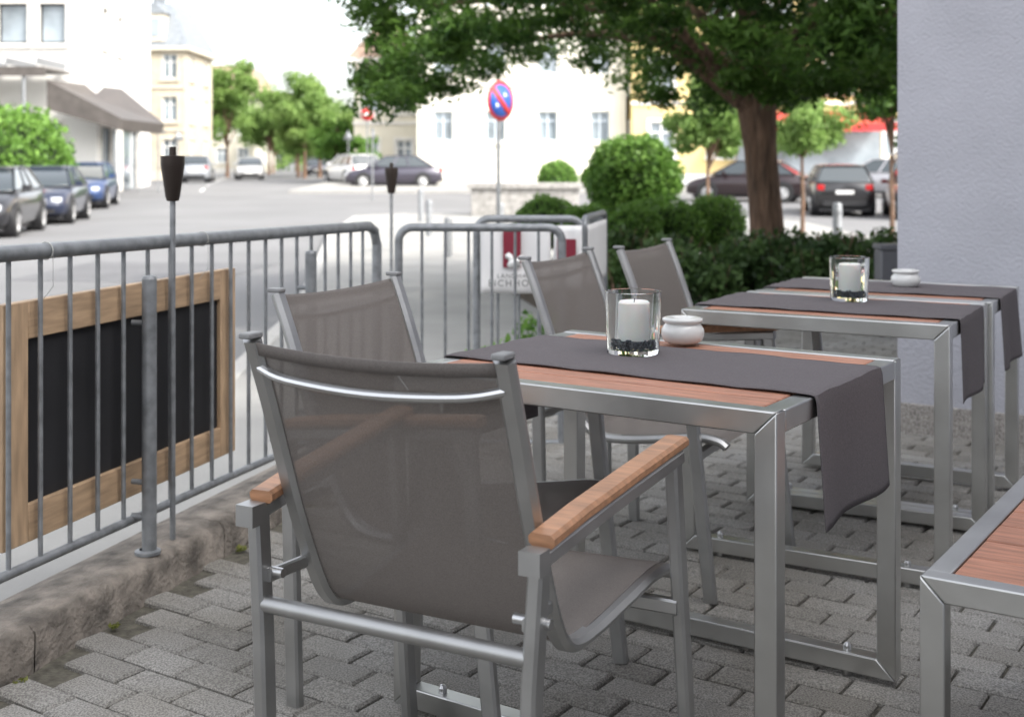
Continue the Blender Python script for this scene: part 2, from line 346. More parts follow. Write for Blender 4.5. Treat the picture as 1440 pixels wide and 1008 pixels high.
A2=rad(29.5); FL2=(.524,3.86); t2=table(FL2,.80,.66,A2); runner(t2,.80,.66,.13,.53,dr=.25,dl=.1,seed=2)
v2=Vector((math.sin(A2),math.cos(A2))); FL3=(FL2[0]+v2.x*.67+.012,FL2[1]+v2.y*.67-.007); t3=table(FL3,.80,.62,A2); runner(t3,.80,.62,.12,.50,dr=.25,dl=.1,seed=4)
candle((1.10,4.06,.7545),.97); ashtray((1.43,4.52,.7545))
table((.694,2.12),1.15,.9,A,H=.50,name='slatted_bench',sw=.125,tube=.042)
# ---------------------------------------------------------------- chairs
def smoothpath(pts,n=6):
    P=[Vector(p) for p in pts]; out=[]
    for i in range(len(P)-1):
        p0=P[max(i-1,0)];p1=P[i];p2=P[i+1];p3=P[min(i+2,len(P)-1)]
        for k in range(n):
            t=k/n; out.append(.5*((2*p1)+(p2-p0)*t+(2*p0-5*p1+4*p2-p3)*t*t+(3*p1-p0-3*p2+p3)*t**3))
    out.append(P[-1]); return out
fabh=M('fabric_hem',(.14,.124,.114),.8,0,ns=400,na=.2); capm=M('cap_grey',(.22,.22,.22),.5)
def armchair(x,y,yaw):
    E=empty('garden_armchair',(x,y,0),-rad(yaw))
    side=[(.238,-.056,.908),(.236,-.014,.80),(.234,.05,.62),(.232,.105,.49),(.232,.145,.428),(.233,.19,.405),(.236,.27,.404),(.243,.38,.418),(.252,.49,.434),(.257,.55,.430),(.259,.575,.416)]
    b=B()
    for s in(-1,1):
        b.sweep(smoothpath([(s*p[0],p[1],p[2]) for p in side],5),rrect(.022,.036,.008),0,up=(1,0,0) )
        b.sweep([(s*.248,.0,.0),(s*.257,-.004,.40),(s*.270,-.002,.612)],rrect(.026,.036,.005),0,up=(0,1,0))
        b.sweep([(s*.312,.545,.0),(s*.307,.50,.40),(s*.303,.475,.655)],rrect(.024,.036,.005),0,up=(0,1,0))
        b.sweep([(s*.270,-.028,.603),(s*.286,.22,.634),(s*.303,.495,.660)],rrect(.030,.026,.004),0)
        b.box((s*.270,-.022,.606),(.036,.034,.036),0)
        b.sweep([(s*.246,-.004,.50),(s*.240,.09,.50)],rrect(.012,.022,.003),0)
    b.cyl((-.257,-.006,.452),(.257,-.006,.452),.0145,0,16)
    b.sweep([(-.307,.49,.384),(.307,.49,.384)],rrect(.022,.028,.004),0)
    b.obj('frame',chairmetal,E,ang=40)
    b=B(); b.sweep(smoothpath([(-.232,-.042,.860),(-.16,-.060,.847),(0,-.070,.840),(.16,-.060,.847),(.232,-.042,.860)],5),circ(.0080,10),0)
    for s in(-1,1): b.cyl((s*.285,.006,.505),(s*.222,.006,.505),.0085,0,12)
    b.obj('crossbar',chrome,E)
    b=B()
    for s in(-1,1): b.sweep([(s*.269,.004,.630),(s*.277,.12,.6475),(s*.289,.30,.6675),(s*.301,.492,.687),(s*.302,.505,.686)],rrect(.046,.022,.006),0,sc=[1,1,1,1,.93])
    b.obj('armrests',armwood,E,ang=30)
    b=B()
    for s in(-1,1): b.box((s*.238,-.060,.916),(.024,.036,.010),0)
    b.obj('end_caps',capm,E,bevel=.003)
    sp=smoothpath(side,6)
    def fn(u,v):
        k=.012+u*.98; f=k*(len(sp)-1); i=min(int(f),len(sp)-2); p=sp[i].lerp(sp[i+1],f-i); w=(v-.5)*2
        sag=(1-w*w); back=max(0,1-u*1.9)
        yy=p.y-.010*sag*back; zz=p.z-.006*sag*(1 if u>.45 else 0)*min(1,(u-.45)*6)-(.010*sag if u<.03 else 0)
        return (w*(p.x-.002),yy,zz+.012*min(1,max(0,(u-.42)*6)))
    b=B(); b.grid(fn,64,18); b.obj('mesh_fabric',fab,E,ang=80)
    b=B(); b.grid(lambda u,v:(lambda w:(w*.231,-.0595+.0+u*.008-.010*(1-w*w)-.0022,.905-u*.022-.010*(1-w*w)))((v-.5)*2),2,18); b.obj('hem',fabh,E,ang=80,solid=.002)
    return E
armchair(-.195,2.005,28)
armchair(-.365,2.98,118)
armchair(.20,3.93,117)
armchair(.525,4.42,117)
# ---------------------------------------------------------------- fence
def zt(t): return .982-.018*(t)
E=empty('metal_fence')
b=B()
b.sweep([FP(-3.5,0,zt(-3.5)),FP(2.25,0,zt(2.25)),FP(2.31,0,zt(2.3)-.02),FP(2.34,0,zt(2.3)-.08),FP(2.34,0,.05)],circ(.0205,12))
b.cyl(FP(-3.5,0,zt(-3.5)-.78),FP(2.33,0,zt(2.33)-.78),.013)
b.obj('rails',galv,E)
b=B(); t=-3.45
while t<2.3: b.cyl(FP(t,0,zt(t)-.78),FP(t,0,zt(t)-.005),.0068,n=8); t+=.12
b.obj('bars',galv,E)
b=B()
for tt in(-1.2,.553,1.593):
    b.cyl(FP(tt,.055,.10),FP(tt,.055,.875),.021); b.lathe(FP(tt,.055,.875),[(.021,0),(.018,.008),(0,.012)],n=14); b.lathe(FP(tt,.05,.100),[(0,0),(.036,0),(.036,.009),(.024,.013)],n=18)
    for z in(.3,.75): b.cyl(FP(tt,.0,z),FP(tt,.05,z),.008)
    b.cyl(FP(tt,0,zt(tt)-.77),FP(tt,.05,zt(tt)-.77),.01)
b.obj('posts',galv,E)
b=B()
for tt in(.17,.93):
    z=zt(tt); pts=[FP(tt,.0225*math.cos(a),z+.0225*math.sin(a)) for a in np.linspace(0,6.28,16)]; b.sweep(pts,circ(.0014,6))
    b.sweep([FP(tt,.022,z),FP(tt+.004,.02,z-.09),FP(tt+.002,-.01,z-.125)],circ(.0008,5))
b.obj('cable_ties',M('cord',(.4,.4,.38),.7),E)
E=empty('framed_blackboard')
def bb(t0,t1,z0,z1,o0,o1): return [FP(t0,o0,z0),FP(t1,o0,z0),FP(t1,o1,z0),FP(t0,o1,z0),FP(t0,o0,z1),FP(t1,o0,z1),FP(t1,o1,z1),FP(t0,o1,z1)]
b=B(); T0,T1,Z0,Z1=.03,1.17,.25,.855; fw=.095; o0,o1=-.016,-.045
b.hexa(bb(T0,T0+fw,Z0,Z1,o0,o1)); b.hexa(bb(T1-fw,T1,Z0,Z1,o0,o1))
b.obj('frame_stiles',pine,E,bevel=.003)
b=B(); b.hexa(bb(T0+fw+.001,T1-fw-.001,Z1-fw,Z1,o0,o1)); b.hexa(bb(T0+fw+.001,T1-fw-.001,Z0,Z0+fw,o0,o1)); b.obj('frame_rails',M('pine_wood_h',(.42,.29,.18),.6,0,ns=5,na=.24,bump=.15,bs=30,st=(1.5,1.5,14),bd=.002),E,bevel=.003)
b=B(); b.hexa(bb(T0+fw-.01,T1-fw+.01,Z0+fw-.01,Z1-fw+.01,-.03,-.04)); b.obj('board',slate,E)
def barrier(p0,p1,ztop,zbot,name='crowd_barrier',gap=.115):
    E=empty(name); p0=Vector(p0);p1=Vector(p1); d=(p1-p0); L=d.length; d.normalize()
    P=lambda s,z:(p0.x+d.x*s,p0.y+d.y*s,z); r=.06
    pts=[P(0,-.19)]+[P(r-r*math.cos(a),ztop-r+r*math.sin(a)) for a in np.linspace(0,math.pi/2,7)]+[P(L-r+r*math.sin(a),ztop-r+r*math.cos(a)) for a in np.linspace(0,math.pi/2,7)]+[P(L,-.19)]
    b=B(); b.sweep(pts,circ(.018,12),up=(d.y,-d.x,0)); b.cyl(P(0,zbot),P(L,zbot),.012); b.obj('frame',galv,E)
    b=B(); n=max(1,int(L/gap))
    for i in range(1,n+1): s=i*L/(n+1); b.cyl(P(s,zbot),P(s,ztop),.0065,n=8)
    b.obj('bars',galv,E)
    return E
barrier((-.49,5.38,0),(.215,5.36,0),.925,.0)
barrier((-.17,6.0,0),(.34,5.98,0),.935,.0)
barrier((.35,6.02,0),(.50,6.75,0),.935,.0)
E=empty('restaurant_banner')
def ban(p0,p1,z0,z1,nm):
    p0=Vector(p0);p1=Vector(p1); b=B(); b.grid(lambda u,v:(p0.x+(p1.x-p0.x)*u,p0.y+(p1.y-p0.y)*u+.006*math.sin(u*9+v*4),z0+(z1-z0)*v),16,10); b.obj(nm,banner_m,E,solid=.002)
ban((-.150,5.965),(.185,5.955),.58,.90,'sheet')
b=B(); b.box((.0,5.945,.80),(.085,.004,.19)); b.obj('emblem',maroon,E)
sq=[(0,0),(.05,0),(.06,.012),(.05,.03),(.066,.04),(.07,.052),(.058,.06),(.045,.052),(.035,.035),(.022,.04),(.018,.06),(.0,.072),(-.018,.062),(-.016,.04),(-.008,.045),(0,.03),(-.01,.012)]
b=B(); b.quad([(x-.015,5.938,z+.705) for x,z in sq]); b.obj('squirrel',whitep,E,solid=.001)
def txt(s,loc,size,mat):
    c=bpy.data.curves.new('lettering','FONT'); c.body=s; c.size=size; c.extrude=.0008; c.align_x='CENTER'; c.space_character=1.25; c.materials.append(mat)
    o=bpy.data.objects.new('lettering',c); S.collection.objects.link(o); o.location=loc; o.rotation_euler=(rad(90),0,0); o.parent=E
txt('LANDHAUS',(.02,5.942,.655),.03,inkm); txt('EICHHORN',(.02,5.942,.615),.045,inkm)
ban((.365,6.0),(.505,6.66),.60,.905,'side_sheet')
ban((.20,5.952),(.335,5.95),.60,.905,'small_sheet')
b=B(); b.box((.26,5.94,.79),(.09,.004,.10)); b.obj('small_emblem',maroon,E)
def torch(x,y,z0,top,sc=1):
    E=empty('garden_torch',(x,y,0)); b=B(); b.cyl((0,0,z0),(0.0,0,top-.13*sc),.0085*sc); b.obj('pole',galv,E)
    b=B(); r=.034*sc; h=.12*sc; z=top-h-.012
    b.lathe((0,0,z),[(0,-.012),(r*.5,-.012),(r*.62,0),(r,h*.75),(r*1.02,h*.78),(r*1.02,h),(r*.9,h),(r*.85,h*.97),(r*.3,h*1.02),(r*.28,h*1.22),(0,h*1.22)],n=24); b.obj('can',darkcan,E,ang=25)
tp=FP(.69,.045); torch(tp.x,tp.y,.10,1.235)
torch(-.63,6.5,-.19,1.19,1)
slab('granite_step',[(.0,6.7),(.5,6.5),(.62,7.5),(.1,7.7)],-.19,.02,granite)
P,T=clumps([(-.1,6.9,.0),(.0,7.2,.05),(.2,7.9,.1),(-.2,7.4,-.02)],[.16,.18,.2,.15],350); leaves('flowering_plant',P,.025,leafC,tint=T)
# ---------------------------------------------------------------- planting bed
slab('planting_bed',[(.65,9.65),(4.6,9.65),(5.2,16),(1.0,17.0),(-.2,14.5)],-.3,-.03,soil)
def ball(name,c,r,n,size,mat=leafC,sq=.9):
    E=empty(name,c); d=rng.normal(size=(n,3)); d/=np.linalg.norm(d,axis=1)[:,None]
    lump=1+.045*np.sin(7*d[:,0]+c[0]*7)+.045*np.sin(9*d[:,1]+8*d[:,2]); q=(.9+.16*rng.random(n)**2)*lump
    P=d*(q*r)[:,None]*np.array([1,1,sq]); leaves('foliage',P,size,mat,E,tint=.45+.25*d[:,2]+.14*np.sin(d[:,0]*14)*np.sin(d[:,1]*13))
    b=B(); b.lathe((0,0,0),[(r*.88*math.sin(a),-r*.88*sq*math.cos(a)) for a in np.linspace(0.01,math.pi-.01,14)],n=24); b.obj('core_sphere',corem,E)  # solid dark sphere added so the leaf shell isn't see-through
    b=B(); b.cyl((0,0,-c[2]-.03),(0,0,0),.03); b.obj('stem',bark,E)
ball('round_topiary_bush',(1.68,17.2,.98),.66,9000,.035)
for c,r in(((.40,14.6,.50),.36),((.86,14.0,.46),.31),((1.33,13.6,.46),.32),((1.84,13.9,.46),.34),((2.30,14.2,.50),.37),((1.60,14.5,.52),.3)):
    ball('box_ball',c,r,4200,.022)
hc=[];hr=[]
for k in range(80):
    x=.78+rng.random()*2.7; y=9.9+rng.random()*1.8; hc.append((x,y,.06+rng.random()*.40)); hr.append(.13+.14*rng.random())
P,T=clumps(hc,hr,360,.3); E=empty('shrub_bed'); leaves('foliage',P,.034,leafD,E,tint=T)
b=B()
for c,r in zip(hc,hr):
    for k in range(3): b.cyl((c[0],c[1],-.05),(c[0]+rng.normal()*.12,c[1]+rng.normal()*.12,c[2]+r*.8),.006,n=5,r2=.003)
b.obj('stems',bark,E)
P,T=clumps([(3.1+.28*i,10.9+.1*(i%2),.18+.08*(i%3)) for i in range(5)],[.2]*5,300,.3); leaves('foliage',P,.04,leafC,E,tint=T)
# ---------------------------------------------------------------- main tree
E=empty('shade_tree'); b=B()
tr=[(2.62,12.4,-.08),(2.60,12.4,.08),(2.57,12.4,.4),(2.53,12.4,.9),(2.49,12.4,1.35),(2.46,12.4,1.75),(2.44,12.4,2.1),(2.4,12.4,2.7),(2.3,12.4,3.5)]
nprof=[(math.cos(a)*(1+.09*math.sin(3*a+1)+.05*math.sin(7*a)),math.sin(a)*(1+.09*math.sin(3*a+1)+.05*math.sin(7*a))) for a in np.linspace(0,2*math.pi,25)[:-1]]
b.sweep(smoothpath(tr,4),nprof,up=(0,1,0),sc=list(np.interp(np.linspace(0,8,33),range(9),[.25,.205,.17,.155,.155,.19,.17,.12,.06])))
R2=random.Random(5)
for k in range(13):
    a=2*math.pi*k/13+R2.uniform(-.2,.2); rr_=R2.uniform(2.0,3.1); z0=R2.uniform(1.55,2.2); ze=R2.uniform(2.4,3.6)
    s=Vector((2.45,12.4,z0)); e=Vector((2.0+math.cos(a)*rr_*1.05,12.4+math.sin(a)*rr_,ze)); m1=s.lerp(e,.3)+Vector((0,0,.28)); m2=s.lerp(e,.65)+Vector((R2.uniform(-.2,.2),R2.uniform(-.2,.2),.3))
    pth=smoothpath([s,m1,m2,e],5); b.sweep(pth,circ(1,8),sc=list(np.linspace(.085,.018,len(pth))))
    for q in range(5):
        o=pth[R2.randint(5,len(pth)-2)]; e2=o+Vector((R2.uniform(-.8,.8),R2.uniform(-.8,.8),R2.uniform(-.25,.6))); mm=o.lerp(e2,.5)+Vector((0,0,.1))
        b.sweep([o,mm,e2],circ(1,6),sc=[.022,.014,.006])
b.obj('trunk_and_limbs',bark,E,ang=60)
cs=[];rs=[]
for k in range(330):
    while True:
        x,y=rng.uniform(-1,1,2)
        if x*x+y*y<1: break
    q=math.hypot(x,y); X=1.75+x*3.25; Y=12.3+y*3.3
    zb=2.05+.28*math.sin(X*1.7+.8)+.15*math.sin(Y*2.1) -.30*max(0,q-.75)*2 -(.25 if X>2.9 else 0)+(.10 if .1<X<1.7 else 0)
    zt_=2.7+2.6*math.sqrt(max(0,1-q*q)); r=rng.uniform(.22,.46)
    z=zb+r*.5+(zt_-zb)*rng.random()**1.7; cs.append((X,Y,z)); rs.append(r)
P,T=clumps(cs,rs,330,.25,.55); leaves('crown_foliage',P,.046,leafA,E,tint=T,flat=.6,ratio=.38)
def tree(name,x,y,h,cr,th,ncl,nl,size,mat,trr=.06,seed=0):
    r_=random.Random(seed); z0=gz(y) if y>9 else 0; E=empty(name,(x,y,z0)); b=B()
    pth=smoothpath([(0,0,-.1),(.03*h*.1,0,th*.5),(0,.02,th),(0.05,0,h*.8)],5); b.sweep(pth,circ(1,10),up=(0,1,0),sc=list(np.linspace(trr,trr*.3,len(pth))))
    cs=[];rs=[]; hh=(h-th)/2
    for k in range(ncl):
        d=Vector((r_.gauss(0,1),r_.gauss(0,1),r_.gauss(0,1))).normalized()*r_.random()**.45
        c=(d.x*cr*.8,d.y*cr*.8,th+hh+d.z*hh*.85); cs.append(c); rs.append(cr*r_.uniform(.22,.4))
        if k%2==0: b.sweep([(0,0,th*.9+(c[2]-th)*.35 if c[2]>th else th*.9),(c[0]*.5,c[1]*.5,c[2]*.85+.1),c],circ(1,6),sc=[trr*.45,trr*.25,trr*.08])
    b.obj('trunk_and_limbs',bark,E,ang=60)
    P,T=clumps(cs,rs,nl,.3); leaves('crown_foliage',P,size,mat,E,tint=T)
tree('young_tree',3.15,20,2.9,.75,1.3,22,330,.05,leafB,.05,1)
tree('young_tree',5.6,24,2.9,1.0,1.7,22,330,.055,leafB,.05,2)
tree('young_tree',6.1,20,3.6,1.0,1.5,24,330,.055,leafA,.05,8)
for i,(x,y,h,cr) in enumerate([(-20.6,90,9.2,2.8),(-21.5,110,8,3.4),(-15.8,92,8.6,2.6),(-14.0,84,6.2,2.0),(-17.4,104,6.6,2.6),(-13.6,88,5.0,2.2),(-24,125,8.5,4),(-26,150,9,5),(-19,135,8,4),(-12.5,100,5.5,2.5)]):
    tree('street_tree',x,y,h,cr,1.5,30,300,.16,leafB,.16,20+i)
tree('street_tree',-9.3,66,3.6,1.5,.5,22,300,.11,leafC,.1,40); tree('street_tree',-7.2,60,2.6,1.0,.3,14,300,.08,leafC,.08,41)
tree('street_tree',-23.0,72,7.9,1.6,4.6,18,260,.12,leafB,.10,42)
P,T=clumps([(-120+i*7+rng.normal()*2,190+rng.normal()*12,3.0+rng.random()*3) for i in range(45)],[5+rng.random()*2 for i in range(45)],500,.5); leaves('distant_trees',P,.5,leafB,tint=T)
ball('large_bush',(-15.6,37.5,1.0),2.3,9000,.10,leafC,.85)
ball('garden_bush',(1.9,52,.6),.8,2500,.07,leafC); ball('garden_bush',(5.2,52,.4),.7,2500,.07,leafC); ball('garden_bush',(3.5,53,.5),.6,2500,.07,leafC)
# ---------------------------------------------------------------- buildings
def facade(b,o,d,w,h,opens,dep=.2,cross=True):
    o=Vector(o); d=Vector(d).normalized(); n=Vector((d.y,-d.x,0)); Pt=lambda x,z,q=0: o+d*x+n*q+Vector((0,0,z))
    xs=sorted({0,w,*[k for a in opens for k in(a[0],a[1])]}); zs=sorted({0,h,*[k for a in opens for k in(a[2],a[3])]})
    for i in range(len(xs)-1):
        for j in range(len(zs)-1):
            cx,cz=(xs[i]+xs[i+1])/2,(zs[j]+zs[j+1])/2
            if any(a[0]<cx<a[1] and a[2]<cz<a[3] for a in opens): continue
            b.quad([Pt(xs[i],zs[j]),Pt(xs[i+1],zs[j]),Pt(xs[i+1],zs[j+1]),Pt(xs[i],zs[j+1])],0)
    def bx(x0,x1,z0,z1,q0,q1,mi): b.hexa([Pt(x0,z0,q1),Pt(x1,z0,q1),Pt(x1,z0,q0),Pt(x0,z0,q0),Pt(x0,z1,q1),Pt(x1,z1,q1),Pt(x1,z1,q0),Pt(x0,z1,q0)],mi)
    for x0,x1,z0,z1 in opens:
        for q in([(x0,z0),(x1,z0)],[(x1,z0),(x1,z1)],[(x1,z1),(x0,z1)],[(x0,z1),(x0,z0)]): b.quad([Pt(*q[0]),Pt(*q[1]),Pt(*q[1],-dep),Pt(*q[0],-dep)],1)
        b.quad([Pt(x0,z0,-dep+.03),Pt(x1,z0,-dep+.03),Pt(x1,z1,-dep+.03),Pt(x0,z1,-dep+.03)],3)
        f=.07
        bx(x0+.003,x0+f,z0+.003,z1-.003,-dep+.01,-dep+.08,2); bx(x1-f,x1-.003,z0+.003,z1-.003,-dep+.01,-dep+.08,2); bx(x0+f,x1-f,z0+.003,z0+f,-dep+.01,-dep+.078,2); bx(x0+f,x1-f,z1-f,z1-.003,-dep+.01,-dep+.078,2)
        if cross: m=(x0+x1)/2; bx(m-.04,m+.04,z0+f,z1-f,-dep+.01,-dep+.085,2); zz=z0+(z1-z0)*.68; bx(x0+f,m-.04,zz-.03,zz+.03,-dep+.01,-dep+.075,2); bx(m+.04,x1-f,zz-.03,zz+.03,-dep+.01,-dep+.075,2)
        s=.13; bx(x0-s,x0-.002,z0-.05,z1+s,-.01,.05,1); bx(x1+.002,x1+s,z0-.05,z1+s,-.01,.05,1); bx(x0-.002,x1+.002,z1+.002,z1+s,-.01,.048,1); bx(x0-s-.05,x1+s+.05,z0-.18,z0-.052,-.01,.12,1)
def house(name,x0,x1,y,dep,h,cols,rows,wall,trim,roofm,rh,ww=1.1,wh=1.5,sill=1.2,sh=2.9,hip=1.2,side=True,frame=whitep):
    z0=gz(min(y,60)); E=empty(name,(x0,y,z0-.1)); w=x1-x0
    def mk(w,cols): 
        return [( (i+.5)*w/cols-ww/2,(i+.5)*w/cols+ww/2,sill+r*sh,sill+r*sh+wh) for i in range(cols) for r in range(rows)]
    b=B(); facade(b,(0,0,0),(1,0,0),w,h,mk(w,cols)); sc=max(1,int(dep/2.8))
    facade(b,(w,0,0),(0,1,0),dep,h,mk(dep,sc)); facade(b,(0,dep,0),(0,-1,0),dep,h,mk(dep,sc)); facade(b,(w,dep,0),(-1,0,0),w,h,[])
    b.obj('walls_and_windows',[wall,trim,frame,wglass],E)
    b=B(); b.box((w/2,dep/2,h+.12),(w+.7,dep+.7,.24)); 
    for r in range(1,rows): b.box((w/2,-.04,sill+r*sh-.55),(w+.1,.1,.14))
    b.box((w/2,-.05,.3),(w+.12,.1,.7)); b.obj('cornice_and_bands',trim,E)
    b=B(); o=.3; zt=h+.25; b.hexa([(-o,-o,zt),(w+o,-o,zt),(w+o,dep+o,zt),(-o,dep+o,zt),(hip,hip,zt+rh),(w-hip,hip,zt+rh),(w-hip,dep-hip,zt+rh),(hip,dep-hip,zt+rh)]); b.obj('roof',roofm,E)
    b=B(); b.box((w*.3,dep*.5,zt+rh+.5),(.7,.5,1.4)); b.obj('chimney',roofm,E)
    return E,w
slt=M('slate_roof',(.20,.22,.24),.6,0,ns=6,na=.25,bump=.3,bs=8); tile=M('roof_tiles',(.32,.22,.17),.8,0,ns=6,na=.25,bump=.3,bs=8)
sand=M('sandstone',(.50,.44,.34),.9,0,ns=2,na=.14,bump=.2,bs=10); sandt=M('sandstone_trim',(.56,.51,.42),.9,0,ns=2,na=.1)
cream=M('cream_plaster',(.60,.56,.46),.9,0,ns=.7,na=.06,bump=.2,bs=15); whpl=M('white_plaster',(.74,.71,.62),.9,0,ns=.7,na=.05)
yell=M('yellow_plaster',(.70,.55,.26),.9,0,ns=.7,na=.07,bump=.2,bs=15); greytrim=M('stone_trim',(.62,.60,.56),.85,0,ns=3,na=.1)
bluef=M('blue_window_frame',(.50,.56,.62),.5)
E,w=house('sandstone_townhouse',-23.6,-20.0,76,7,8.0,2,3,sand,sandt,slt,2.8,ww=.9,wh=1.5,sill=1.1,sh=2.6,hip=1.1)
b=B()
for x in(1.8,):
    b.box((x,.35,9.4),(1.3,1.2,1.7),0); b.hexa([(x-.8,-.35,10.25),(x+.8,-.35,10.25),(x+.8,1.2,10.25),(x-.8,1.2,10.25),(x-.1,-.3,10.9),(x+.1,-.3,10.9),(x+.1,1.2,10.9),(x-.1,1.2,10.9)],1); b.box((x,-.27,9.4),(.7,.06,1.1),2)
b.obj('dormers',[sandt,slt,wglass],E)
house('cream_townhouse',-8.0,-4.6,63,10,6.2,2,2,cream,greytrim,tile,2.2,ww=.8,wh=1.3,sill=1.0,sh=2.7,hip=1.4)
house('white_townhouse',-4.5,5.4,59,10,9.5,4,3,whpl,whpl,tile,3.0,ww=.9,wh=1.4,sill=2.2,sh=3.2,hip=2.0,frame=bluef)
house('yellow_townhouse',5.6,22,58,10,9.3,6,3,yell,whitep,tile,3.0,ww=1.1,wh=1.6,sill=1.5,sh=3.0,hip=2)
house('townhouse',-42,-26.5,84,12,9.5,6,3,cream,greytrim,tile,3.2)
house('townhouse',-38,-27,130,12,8,5,2,cream,greytrim,tile,3.2); house('townhouse',-9,6,95,12,7,5,2,cream,greytrim,tile,3.2)
house('townhouse',24,48,60,12,10,8,3,cream,greytrim,tile,3.2)
E=empty('shop_awning',(10.2,57.2,0)); b=B(); b.hexa([(0,-1.6,2.9),(7,-1.6,2.9),(7,.5,3.5),(0,.5,3.5),(0,-1.6,2.98),(7,-1.6,2.98),(7,.5,3.62),(0,.5,3.62)],0); b.box((3.5,-1.62,2.8),(7,.04,.3),0); b.obj('canopy',[redp],E); b=B(); b.box((3.5,.3,1.8),(6.6,.1,2.2)); b.obj('shop_window',wglass,E)
E=empty('modern_building',(-25.5,47,gz(47)-.1)); b=B()
facade(b,(0,0,0),(1,0,0),9.8,12,[(7.65,8.65,5.9,7.4),(6.1,7.2,5.9,7.4),(3.6,4.6,5.9,7.4),(1,2,5.9,7.4),(6.0,8.5,.3,2.9),(2,5,.3,2.9),(7.65,8.65,9,10.5),(6.1,7.2,9,10.5)],cross=False)
facade(b,(9.8,0,0),(-.12,1,0),12,12,[(1,2,5.9,7.4),(4,5,5.9,7.4),(.8,3,.2,2.8),(5,9,.2,2.8)],cross=False)
b.quad([(0,0,0),(0,12,0),(0,12,12),(0,0,12)],0); b.quad([(0,0,12),(9.8,0,12),(8.3,12,12),(0,12,12)],0)
b.obj('walls_and_windows',[M('white_render',(.68,.67,.64),.9,0,ns=.7,na=.04),greytrim,blackp,wglass],E)
dk=M('dark_metal_cladding',(.10,.088,.08),.5,.3,ns=3,na=.2)
b=B()
b.hexa([(8.9,-2.6,3.3),(11.5,-2.6,2.55),(11.5,2.8,2.55),(9.9,2.8,3.3),(8.9,-2.6,4.35),(11.6,-2.6,2.95),(11.6,2.8,2.95),(9.9,2.8,4.35)])
b.box((4.4,-1.6,4.75),(9.0,2.8,.10)); b.box((4.4,-3.0,4.6),(9.2,.12,.28)); b.obj('entrance_canopy',dk,E)
b=B()
for x in(0.4,3.0,5.6,8.2): b.cyl((x,-2.9,0),(x,-2.9,4.5),.07)
for k in range(8): b.box((1+k*1.1,-1.6,5.0),(.05,2.8,.25))
b.box((4.4,-2.95,5.25),(9.0,.05,.05)); b.cyl((11.2,-2.2,0),(11.2,-2.2,2.6),.06); b.obj('canopy_posts',galv,E)
E=empty('stone_planter_wall',(.35,34.0,-.2)); b=B(); b.box((0,0,.36),(2.9,1.1,.72)); b.box((0,0,.80),(3.1,1.3,.15)); b.obj('blocks',M('weathered_granite',(.27,.26,.245),.85,0,ns=8,na=.3,bump=.3,bs=40),E,bevel=.02)
def bollard(x,y,h=.9,r=.06,z=-.19):
    E=empty('bollard',(x,y,z)); b=B(); b.lathe((0,0,0),[(r,0),(r,h-.04),(r*.8,h-.01),(0,h)],n=16); b.lathe((0,0,0),[(r*1.02,h*.8),(r*1.04,h*.8),(r*1.04,h*.86),(r*1.02,h*.86)],n=16); b.obj('post',galv,E)
bollard(4.55,17.4,.85,.065); bollard(-.95,18.5,.6); bollard(-.2,22,.7); bollard(-1.6,24,.7); bollard(-2.2,30,.8)
E=empty('litter_bin',(2.64,8.7,0)); b=B(); b.box((0,0,.30),(.17,.17,.60)); b.box((0,0,.62),(.19,.19,.04)); b.obj('body',M('bin_grey',(.12,.12,.13),.5),E,bevel=.01)
# ---------------------------------------------------------------- signs
def pole_sign(name,x,y,h,r,rz,kind,z=-.19):
    E=empty(name,(x,y,z),rz); b=B(); b.cyl((0,.04,0),(0,.04,h+r),.032); b.lathe((0,.04,h+r),[(.033,0),(.02,.02),(0,.025)],n=12); b.obj('pole',galv,E)
    def disc(r0,yy,mat,nm,n=40,t=.006):
        b=B(); b.quad([(r0*math.cos(2*math.pi*i/n),yy,h+r0*math.sin(2*math.pi*i/n)) for i in range(n)]); b.obj(nm,mat,E,solid=t)
    if kind=='nostop':
        disc(r,-.0,redp,'ring'); disc(r*.80,-.008,bluep,'field',t=.003)
        b=B(); k=r*.86; s=.045; c=.7071
        b.quad([(-k*c-s*c,-.0125,h+k*c-s*c),(-k*c+s*c,-.0125,h+k*c+s*c),(k*c+s*c,-.0125,h-k*c+s*c),(k*c-s*c,-.0125,h-k*c-s*c)])
        b.obj('diagonal_bar',redp,E,solid=.002)
        b=B(); 
        for sx in(-1,1):
            b.quad([(sx*.09-.02,-.0115,h+sx*.08-.03),(sx*.09+.05,-.0115,h+sx*.08),(sx*.09-.02,-.0115,h+sx*.08+.05)])
        b.obj('arrows',whitep,E,solid=.001)
    elif kind=='noentry':
        disc(r,0,whitep,'rim'); disc(r*.93,-.008,redp,'field',t=.003); b=B(); b.box((0,-.014,h),(r*1.35,.003,r*.35)); b.obj('bar',whitep,E)
    elif kind=='back':
        b=B(); b.quad([(0,0,h+r),(-r*.87,0,h-r*.5),(r*.87,0,h-r*.5)]); b.obj('plate',galv,E,solid=.006)
pole_sign('no_stopping_sign',-.17,18.4,2.32,.30,rad(50),'nostop')
pole_sign('no_entry_sign',-6.75,58,3.3,.33,0,'noentry',.2); pole_sign('direction_sign',-7.9,60,2.3,.3,0,'back',.2)
pole_sign('warning_sign',-15.6,52,2.9,.55,rad(10),'back',.0); pole_sign('warning_sign',-14.5,51,2.6,.35,rad(30),'back',.0); pole_sign('warning_sign',-13.8,51.5,2.3,.3,rad(30),'back',.0)
pole_sign('traffic_sign',-4.9,44,2.3,.25,rad(70),'back',-.1)
